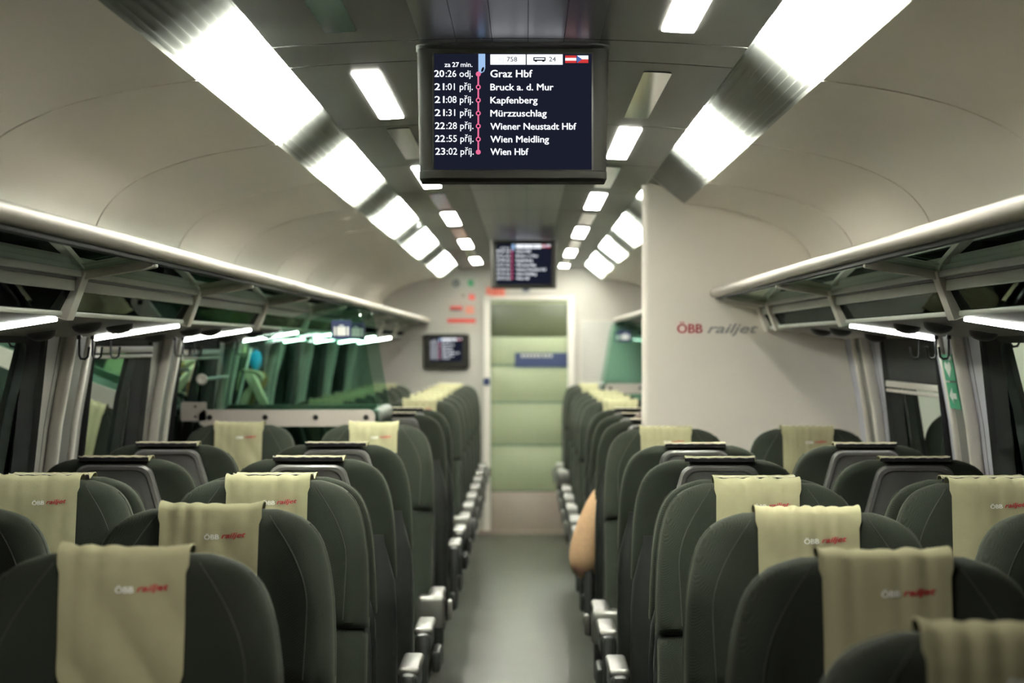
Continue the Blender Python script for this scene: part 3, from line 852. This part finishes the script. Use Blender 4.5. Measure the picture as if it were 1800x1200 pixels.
def cover(seed, away):
    rnd = random.Random(seed)
    bm = bmesh.new()
    nx, W = 30, .091
    zs = [1.222, 1.212, 1.20, 1.185, 1.17, 1.155, 1.14, 1.125, 1.11, 1.095, 1.09, 1.080, 1.071, 1.064, 1.059, 1.057]
    path = [(.098 - .018, 1.205), (.0805, 1.225), (.077, 1.238), (.066, 1.250), (.048, 1.2545), (.030, 1.2555), (.014, 1.2545), (.002, 1.2505), (-.004, 1.244), (-.008, 1.234)]
    path += [(fy(z) - .0055, z) for z in zs]
    if away: path = [(.0815, 1.2445), (.080, 1.246), (.077, 1.2475)] + path[3:]
    ph = [rnd.uniform(0, 6.28) for _ in range(6)]; fr = [rnd.uniform(55, 150) for _ in range(6)]
    off = rnd.uniform(-.004, .004); sk = rnd.uniform(-.02, .02)
    rows = []
    for i, (y, z) in enumerate(path):
        row = []
        front = max(0, i - 7) / (len(path) - 8)
        for k in range(nx + 1):
            u = -1 + 2 * k / nx
            wl = W
            if i >= len(path) - 6:
                j = (i - (len(path) - 6)) / 5; wl = W - .032 * j ** 2.4
            x = u * wl + off + sk * (1.25 - z)
            fold = sum(math.sin(x * f + p) for f, p in zip(fr[:3], ph[:3])) * .0026 * math.exp(-front * 2.2)
            soft = sum(math.sin(x * f * .35 + z * 22 + p) for f, p in zip(fr[3:], ph[3:])) * .0032 * min(1, front * 1.6)
            flare = .005 * abs(u) ** 8 if 2 < i < 10 else 0
            if i < 4: fold = soft = 0
            if away: fold *= .25; flare *= .3
            dy = -(abs(fold) + abs(soft)) if i >= 8 else 0
            dz = (abs(fold) * .7 + flare) if 3 <= i < 9 else 0
            row.append((x + (flare * math.copysign(.8, u)), y + dy - .0005, z + dz + rnd.uniform(-.0003, .0003)))
        rows.append(row)
    loft(bm, rows, closed=False, cap=False)
    bmesh.ops.recalc_face_normals(bm, faces=bm.faces)
    bmesh.ops.solidify(bm, geom=list(bm.faces), thickness=.0022)
    lo = bmesh.new(); li = bmesh.new()
    zc = 1.257 - .062
    yl = fy(zc) - .0175
    add_text(lo, 'ÖBB', .0125, -.009 + off, zc - .001, yl, bold=.03, fit=.027, tilt=.03)
    add_text(li, 'railjet', .0135, .022 + off, zc + .001, yl, bold=.04, shear=.35, fit=.046, tilt=.06)
    tree = BVHTree.FromBMesh(bm)
    for t in (lo, li):
        for v in t.verts:
            h = tree.ray_cast(Vector((v.co.x, -1, v.co.z)), Vector((0, 1, 0)))[0]
            if h is not None: v.co.y = h.y - .0009 + (v.co.y - yl)
    return bm, lo, li
def hem():
    a = bmesh.new(); b = bmesh.new()
    rows = []
    n = 40
    for k in range(n + 1):
        x = -.092 + .184 * k / n
        wv = .0007 * math.sin(k * .9) + .0004 * math.sin(k * 2.3)
        rows.append([(x, .086, 1.244), (x, .088, 1.2530 + wv), (x, .0845, 1.2530 + wv), (x, .082, 1.244)])
    loft(a, rows)
    tube(b, [(-.0925 + .185 * k / n, .0865, 1.2545 + .0007 * math.sin(k * .9) + .0004 * math.sin(k * 2.3) + (.003 if k in (0, n) else 0)) for k in range(n + 1)], .0018, 6)
    return a, b
def piping(s_):
    bm = bmesh.new()
    for s_ in (s_,):
        pts = []
        for k in range(18):
            z = .945 + .275 * k / 17
            t = .105 - .03 * ss(1.0, 1.22, z)
            pts.append((s_ * (hw_at(z) - .0005), fy(z) + t * .32, z))
        tube(bm, pts, .0022, 6)
    return bm
def seam(s_):
    pts = []
    for k in range(22):
        u = k / 21
        z = 1.236 - .29 * u
        hw = hw_at(z); x = min(.105 + .075 * math.sin(min(1, u * 1.8) * PI / 2) ** 1.0 - .012 * max(0, u - .6), hw * .93)
        t = .105 - .03 * ss(1.0, 1.22, z)
        cx = min(.999, x / hw); sy = -(1 - cx ** 4.5) ** (1 / 4.5)
        ins = 0
        if z > 1.215:
            h = (z - 1.215) / .0312; ins = min(.032 * (1 - math.sqrt(max(0, 1 - h * h))), t / 2 - .004)
        yb = fy(z) + t / 2 + t / 2 * sy - .034 * (1 - ss(1.10, 1.235, z)) * ss(.5, .86, cx) * min(1, (-sy) ** .7)
        m_ = fy(z) + t / 2; yb = m_ + (yb - m_) * (t / 2 - ins) / (t / 2)
        pts.append((s_ * x, yb, z))
    bm = bmesh.new(); tube(bm, pts, .0013, 6); return bm
SM = {}
for s_ in (-1, 1): SM['se', s_] = finish(seam(s_), 'seam', M['pipe'])
SM['u'] = finish(back_upper(), 'upper_backrest', M['fab'], angle=50)
SM['l'] = finish(back_lower(), 'lower_backrest', M['fab'], angle=50)
SM['s'] = finish(back_shell(), 'back_shell', M['shell'], angle=50)
SM['p'] = finish(plate_bm(), 'back_plate', M['plate'], angle=35)
SM['c'] = finish(cushion(), 'seat_cushion', M['fab'])
SM['b'] = finish(pedestal(), 'pedestal', M['dark'])
SM['pi', -1] = finish(piping(-1), 'piping', M['pipe']); SM['pi', 1] = finish(piping(1), 'piping', M['pipe'])
for sx in (-1, 1):
    for blk in (False, True):
        a, c, l = armrest(sx, blk)
        SM['a', sx] = finish(a, 'armrest', M['shell']); SM['ac', sx, blk] = finish(c, 'armrest_cap', M['silver']); SM['al', sx] = finish(l, 'armrest_latch', M['silver'])
NV = 5
for v in range(NV):
    for aw in (False, True):
        c, lo, li = cover(11 + v * 3, aw)
        SM['cv', v, aw] = finish(c, 'headrest_cover', M['cloth'], angle=70)
        if not aw: SM['lo', v] = finish(lo, 'logo', M['ink'], False); SM['li', v] = finish(li, 'logo', M['red'], False)
a, b = hem(); SM['h'] = finish(a, 'hem_band', M['hem']); SM['he'] = finish(b, 'hem_edge', M['ctop'])
nseat = [0]
def seat(x, y, away, label, tilt=0.0):
    """local: sitter faces -y; the top front edge of the headrest is over the origin"""
    t = thing('train_seat', label, 'seat', (x, y, 0), PI if away else 0.0, 'green fabric train seats')
    v = nseat[0] % NV; nseat[0] += 1
    u = link('upper_backrest', SM['u'], t); link('piping', SM['pi', -1], u); link('piping', SM['pi', 1], u); link('seam', SM['se', -1], u); link('seam', SM['se', 1], u)
    link('lower_backrest', SM['l'], t); link('back_shell', SM['s'], t); link('back_plate', SM['p'], t)
    link('seat_cushion', SM['c'], t); link('pedestal', SM['b'], t)
    sx = (-1 if x > 0 else 1) * (-1 if away else 1)
    ar = link('armrest', SM['a', sx], t); link('armrest_cap', SM['ac', sx, not away], ar)
    if not away: link('armrest_latch', SM['al', sx], ar)
    c = link('headrest_cover', SM['cv', v, away], t); c['label'] = 'cream headrest cloth'
    if away: link('hem_band', SM['h'], c); link('hem_edge', SM['he'], c)
    else: link('logo', SM['lo', v], c); link('logo', SM['li', v], c)
    return t
# rows: (distance, faces away)
ROWS = {-1: [(3.50, 0), (4.46, 0), (5.42, 0), (5.63, 1), (6.50, 1), (7.44, 1), (9.25, 0), (10.72, 1), (11.55, 1), (13.3, 0), (14.2, 0), (15.1, 0), (16.0, 0), (16.9, 0), (17.8, 0), (18.7, 0)],
        1: [(2.53, 0), (3.44, 0), (4.36, 0), (5.30, 0), (5.51, 1), (6.46, 1), (7.38, 1), (8.78, 0), (9.78, 1), (10.65, 1), (11.5, 1), (13.1, 0), (14.0, 0), (14.9, 0), (15.8, 0), (17.9, 0), (18.8, 0)]}
AX, WX = .545, 1.06
for s in (-1, 1):
    for col, x in (('aisle', AX), ('window', WX)):
        n = 0
        for y, aw in ROWS[s]:
            if col == 'window':
                if y < 4.2: continue
                if s > 0 and y > PY: continue
            lab = '%s %s seat from camera %s of the aisle, %s' % (ORD[n] if n < 16 else 'farthest', col, SIDE[s], 'seen from behind' if aw else 'facing camera')
            if n == 0: lab = 'nearest %s seat %s of the aisle, %s' % (col, SIDE[s], 'seen from behind' if aw else 'facing camera with cream cloth')
            seat(s * x, y, bool(aw), lab); n += 1

# ------------------------------------------------------------------ floor standing luggage racks with green glass
def suitcase(parent, x, z, k, y):
    b = deco(parent, 'luggage_sticker', 'blue', x, z, .080 * k, .075 * k, .004, y, .002)
    for nm, mat, dx, dz, wd, ht in (('symbol', 'swhite', 0, -.006, .036, .036), ('symbol', 'swhite', -.026, -.006, .008, .036), ('symbol', 'swhite', .026, -.006, .008, .036), ('symbol', 'swhite', 0, .017, .018, .004)):
        deco(b, nm, mat, x + dx * k, z + dz * k, wd * k, ht * k, .003, y - .0015, .0014)
def floor_rack(s, y0, y1, label):
    t = thing('luggage_stand', label, 'luggage rack', (s * .95, y0, 0), 0, 'floor standing luggage racks')
    def q(x): return s * (x - .95)
    def pane(y):
        # outline in x,z: wall side, top under the rack, slanted free edge with a rounded top corner
        pts = [(1.30, .25), (1.27, EYE - .02), (1.0, EYE + .045), (.945, EYE + .052), (.93, EYE + .10), (.77, EYE + .152), (.70, EYE + .17), (.66, EYE + .168), (.635, EYE + .148), (.615, EYE + .09), (.585, EYE - .1), (.545, EYE - .31), (.545, .25)]
        bm = bmesh.new(); loft(bm, [[(q(x), y, z) for x, z in pts], [(q(x), y + .010, z) for x, z in pts]])
        return bm
    f = obj('front_glass', pane(0), M['lugglass'], t); r = obj('rear_glass', pane(y1 - y0), M['lugglass'], t)
    suitcase(f, q(.70) , EYE + .063, 1.0, -.003); suitcase(r, q(.70), EYE + .063, 1.0, y1 - y0 - .003)
    for yy in (-.03, y1 - y0 + .012):
        bm = bmesh.new(); pts = shift(rrect(.70, .066, .028), q(.915), EYE - .288); plate(bm, pts, 'xz', yy, yy + .028); pn = obj('clamp_panel', bm, M['clamp'], t)
        if yy < 0:
            for xx in (.60, .80, 1.00, 1.22):
                bm = bmesh.new(); loft(bm, [[(q(xx) + rr * math.cos(2 * PI * k / 14), y_, EYE - .285 + rr * math.sin(2 * PI * k / 14)) for k in range(14)] for rr, y_ in ((.011, yy), (.011, yy - .004), (.006, yy - .006))]); obj('bolt', bm, M['bezel'], pn)
    bm = bmesh.new(); plate(bm, shift(rrect(.10, .075, .008), q(1.285), EYE - .262), 'xz', -.03, 0); w_ = obj('wall_bracket', bm, M['clamp'], t)
    for dz in (-.02, .02):
        bm = bmesh.new(); loft(bm, [[(q(1.277) + rr * math.cos(2 * PI * k / 10), y_, EYE - .262 + dz + rr * math.sin(2 * PI * k / 10)) for k in range(10)] for rr, y_ in ((.005, -.031), (.003, -.034))]); obj('screw', bm, M['bezel'], w_)
    bm = bmesh.new(); L = y1 - y0
    tube(bm, [(q(1.255), -.01, EYE - .135), (q(1.255), L + .01, EYE - .135)], .008, 10)
    rod = obj('spacer_rod', bm, M['silver'], t)
    bm = bmesh.new()
    loft(bm, [[(q(1.255) + rr * math.cos(2 * PI * k / 18), y_, EYE - .135 + rr * math.sin(2 * PI * k / 18)) for k in range(18)] for rr, y_ in ((.023, -.002), (.023, -.012), (.019, -.018), (.009, -.018), (.007, -.012))])
    obj('rod_cap', bm, M['white'], rod)
    for z in (.30, EYE - .30):
        bm = bmesh.new(); box(bm, (q(.93), L / 2, z), (.74, L - .03, .035), .012); box(bm, (q(.565), L / 2, z + .018), (.05, L - .03, .06), .022, 3)
        obj('shelf', bm, M['shelfgrey'], t)
    return t
floor_rack(-1, 9.62, 10.45, 'near floor standing luggage stand with green glass left of aisle')
floor_rack(1, 16.2, 16.95, 'far floor standing luggage stand with green glass right of aisle')

# green exit stickers on the right pillar
def pillar_sign(zc, h, label, kind):
    p = PIL[4]
    root = bpy.data.objects.new('pillar_sign', None); COL.objects.link(root)
    X = wx(zc) - .0355
    root.location = (X, p, zc); tag(root, label, 'sign', 'green pillar stickers')
    sl = -.18
    def face(pts, d, name, mat, parent):
        bm = bmesh.new(); k_ = 1 if name == 'backing' else .52; loft(bm, [[(sl * v * k_ - d, -u, v * k_) for u, v in pts], [(sl * v * k_ - d + .0015, -u, v * k_) for u, v in pts]]); return obj(name, bm, M[mat], parent)
    b = face(rrect(.17, h, .004), .0, 'backing', 'sgreen', root)
    if kind == 'arrow':
        face([(-.055, 0), (.0, .045), (.0, .016), (.055, .016), (.055, -.016), (.0, -.016), (.0, -.045)], .002, 'arrow', 'swhite', b)
    else:
        hp = [(.0, -.055), (.05, -.002), (.052, .022), (.03, .034), (.0, .018), (-.03, .034), (-.052, .022), (-.05, -.002)]
        face(hp, .002, 'heart', 'swhite', b)
        face([(-.012 + .045, .04), (.012 + .045, .04), (.012 + .045, .07), (-.012 + .045, .07)], .002, 'cross', 'swhite', b)
        face([(-.03 + .045, .048), (.03 + .045, .048), (.03 + .045, .062), (-.03 + .045, .062)], .0021, 'cross', 'swhite', b)
pillar_sign(EYE - .064, .076, 'green sticker with white heart and cross on right pillar', 'heart')
pillar_sign(EYE - .146, .076, 'green sticker with white arrow on right pillar', 'arrow')

# scarf bundle hanging by the left window behind the glass
def scarf():
    Yh = 11.05
    t = thing('hanging_scarf', 'cream and ochre scarf with bright blue pouch hanging by left window', 'scarf', (-1.2, Yh, EYE - .02))
    bm = bmesh.new()
    tube(bm, [(0, 0, .04), (0, 0, -.01)], .004, 8); obj('hanger_cord', bm, M['dark'], t)
    bm = bmesh.new()
    loft(bm, [[(.0 + rx * math.cos(2 * PI * k / 16), .7 * rx * math.sin(2 * PI * k / 16), z) for k in range(16)] for rx, z in ((.006, 0), (.022, -.012), (.03, -.04), (.027, -.065), (.017, -.085), (.008, -.095))])
    obj('pouch', bm, M['cyan'], t)
    def ribbon(name, pts, wd, mat):
        bm = bmesh.new(); rings = []
        for (x, y, z), w_ in zip(pts, wd):
            rings.append([(x + w_ * math.cos(2 * PI * k / 12), y + .012 * math.sin(2 * PI * k / 12) + .004 * math.cos(6 * PI * k / 12), z) for k in range(12)])
        loft(bm, rings); obj(name, bm, M[mat], t)
    ribbon('scarf_end', [(-.03, -.02, -.095), (-.02, -.03, -.12), (.0, -.03, -.16), (.02, -.03, -.20), (.038, -.03, -.235), (.045, -.03, -.262)], [.018, .03, .028, .022, .026, .016], 'scarf')
    ribbon('scarf_end', [(.03, .0, -.10), (.025, .0, -.13), (.0, .0, -.17), (-.03, 0, -.22), (-.045, 0, -.26), (-.05, 0, -.30)], [.016, .022, .02, .028, .03, .018], 'ochre')
    ribbon('scarf_knot', [(-.045, -.015, -.085), (-.03, -.03, -.092), (.0, -.032, -.10), (.02, -.03, -.118), (.03, -.02, -.14)], [.012, .026, .032, .024, .008], 'scarf')
    ribbon('scarf_end', [(.02, -.012, -.10), (.035, -.015, -.13), (.03, -.015, -.165), (.012, -.012, -.20)], [.014, .022, .018, .008], 'ochre')
    ribbon('scarf_end', [(-.005, -.005, -.15), (-.03, -.008, -.19), (-.048, -.01, -.235), (-.06, -.01, -.275)], [.010, .024, .024, .012], 'scarf')
    bm = bmesh.new(); tube(bm, [(-.02, -.01, .01), (-.045, -.015, -.1), (-.075, -.02, -.22), (-.10, -.02, -.30)], [.007, .006, .006, .009], 8); obj('strap', bm, M['swhite'], t)
scarf()

# ------------------------------------------------------------------ seated passenger, facing away, beyond the right partition
def skinned(name, verts, edges, radii, root, mat, parent, sub=2):
    me = bpy.data.meshes.new(name); me.from_pydata(verts, edges, []); me.materials.append(mat)
    o = link(name, me, parent)
    sk = o.modifiers.new('skin', 'SKIN'); sk.use_smooth_shade = True
    if not me.skin_vertices: 
        bpy.context.view_layer.objects.active = o
    lay = me.skin_vertices[0].data
    for i, r in enumerate(radii):
        rr = r if isinstance(r, tuple) else (r, r)
        lay[i].radius = rr; lay[i].use_root = (i == root)
    sb = o.modifiers.new('sub', 'SUBSURF'); sb.levels = sub; sb.render_levels = sub
    return o
def bake(o):
    dg = bpy.context.evaluated_depsgraph_get(); dg.update()
    me = bpy.data.meshes.new_from_object(o.evaluated_get(dg))
    me.shade_smooth()
    o.modifiers.clear(); o.data = me
    return o
def person():
    t = thing('person', 'seated person in beige wool sweater facing away, elbow out in aisle', 'person', (.545, 10.06, 0))
    # local x right, y forward (direction the person faces), z up
    V = [(0, .03, .595), (0, .01, .71), (0, -.005, .83), (0, -.01, .95), (0, .015, 1.02), (0, .04, 1.10),       # 0..5 pelvis to head base
         (-.13, -.01, .955), (-.185, -.03, .90), (-.255, -.08, .76), (-.285, -.10, .655), (-.255, -.0, .62), (-.20, .13, .60), (-.175, .19, .59),   # 6..12 left arm
         (.13, -.01, .955), (.18, -.0, .90), (.20, -.04, .76), (.20, -.06, .66), (.17, .10, .62), (.12, .20, .60),                                    # 13..18 right arm
         (-.10, .07, .575), (-.11, .28, .575), (-.11, .43, .555), (-.11, .46, .28), (-.11, .45, .09), (-.11, .53, .05),                                   # 19..24 left leg
         (.10, .07, .575), (.11, .28, .575), (.11, .43, .555), (.11, .46, .28), (.11, .45, .09), (.11, .53, .05)]                                         # 25..30
    E = [(0, 1), (1, 2), (2, 3), (3, 4), (4, 5), (3, 6), (6, 7), (7, 8), (8, 9), (9, 10), (10, 11), (11, 12), (3, 13), (13, 14), (14, 15), (15, 16), (16, 17), (17, 18),
         (0, 19), (19, 20), (20, 21), (21, 22), (22, 23), (23, 24), (0, 25), (25, 26), (26, 27), (27, 28), (28, 29), (29, 30)]
    R = [(.15, .11), (.14, .10), (.155, .11), (.13, .09), .055, .05, .075, .068, .06, .055, .048, .036, .028, .075, .065, .055, .05, .036, .028,
         .085, .075, .06, .052, .038, .035, .085, .075, .06, .052, .038, .035]
    b = bake(skinned('body', V, E, R, 0, M['skin'], t))
    # clothing: the same skeleton a little thicker, cut to the garment
    ids = list(range(0, 5)) + list(range(6, 12)) + list(range(13, 18)); mp = {v: i for i, v in enumerate(ids)}
    def grow(r, k): return tuple(q + k for q in r) if isinstance(r, tuple) else r + k
    sw = bake(skinned('sweater', [V[i] for i in ids], [(mp[a], mp[b_]) for a, b_ in E if a in mp and b_ in mp], [grow(R[i], .010) for i in ids], 0, M['sleeve'], t))
    ids = [0] + list(range(19, 24)) + list(range(25, 30)); mp2 = {v: i for i, v in enumerate(ids)}
    tr = bake(skinned('trousers', [V[i] for i in ids], [(mp2[a], mp2[b_]) for a, b_ in E if a in mp2 and b_ in mp2], [grow(R[i], .009) for i in ids], 0, M['trouser'], t))
    # head joined to the body mesh
    bm = bmesh.new(); bm.from_mesh(b.data)
    hd = bmesh.ops.create_uvsphere(bm, u_segments=24, v_segments=16, radius=1.0)['verts']
    HC = Vector((0, .075, 1.165))
    for v in hd:
        x, y, z = v.co
        x *= .072 * (1 - .18 * max(0, -z)); z *= .105
        yy = y * .092
        if y > .3: 
            yy += .016 * math.exp(-((x / .014) ** 2)) * math.exp(-(((z + .012) / .022) ** 2))          # nose
            yy -= .008 * (math.exp(-(((abs(x) - .03) / .014) ** 2)) * math.exp(-(((z - .012) / .012) ** 2)))   # eye sockets
            yy += .004 * math.exp(-((x / .022) ** 2)) * math.exp(-(((z + .05) / .008) ** 2))          # lips
        v.co = HC + Vector((x, yy, z))
    for sx in (-1, 1):
        e = bmesh.ops.create_uvsphere(bm, u_segments=10, v_segments=8, radius=1.0)['verts']
        for v in e: v.co = HC + Vector((sx * .074 + v.co.x * .008, -.005 + v.co.y * .018, v.co.z * .03))
    # hands: palm and five fingers each
    for wr, dirv, side in ((Vector(V[12]), Vector((.12, .95, -.25)).normalized(), -1), (Vector(V[18]), Vector((-.5, .8, -.15)).normalized(), 1)):
        up = Vector((0, 0, 1)); lat = dirv.cross(up).normalized(); up = lat.cross(dirv)
        rings = []
        for d_, w_, h_ in ((-.01, .024, .02), (.02, .034, .016), (.055, .041, .014), (.082, .040, .012), (.09, .034, .008)):
            c = wr + dirv * d_
            rings.append([c + lat * (w_ * math.cos(2 * PI * k / 12)) + up * (h_ * math.sin(2 * PI * k / 12)) for k in range(12)])
        loft(bm, rings)
        for q, ln in enumerate((.062, .074, .078, .07)):
            o_ = wr + dirv * .08 + lat * (-.030 + .020 * q)
            tube(bm, [o_, o_ + dirv * ln * .45 - up * .004, o_ + dirv * ln * .78 - up * .018, o_ + dirv * ln * .92 - up * .036], [.0095, .009, .008, .006], 8)
        o_ = wr + dirv * .02 + lat * (.03 * (-side))
        th = (dirv * .75 + lat * (.65 * -side)).normalized()
        tube(bm, [o_, o_ + th * .035 - up * .006, o_ + th * .06 + dirv * .012 - up * .014], [.012, .0105, .007], 8)
    me = bpy.data.meshes.new('body'); bmesh.ops.recalc_face_normals(bm, faces=bm.faces); bm.to_mesh(me); bm.free()
    me.materials.append(M['skin']); me.shade_smooth(); b.data = me
    bm = bmesh.new(); h = bmesh.ops.create_uvsphere(bm, u_segments=20, v_segments=14, radius=1.0)['verts']
    for v in h:
        x, y, z = v.co
        v.co = HC + Vector((x * .08, -.012 + y * .092 - .012 * max(0, -z), .012 + z * .108))
    bmesh.ops.delete(bm, geom=[f for f in bm.faces if f.calc_center_median().y > HC.y + .045 and f.calc_center_median().z < HC.z + .06], context='FACES')
    obj('hair', bm, M['hair'], t)
person()
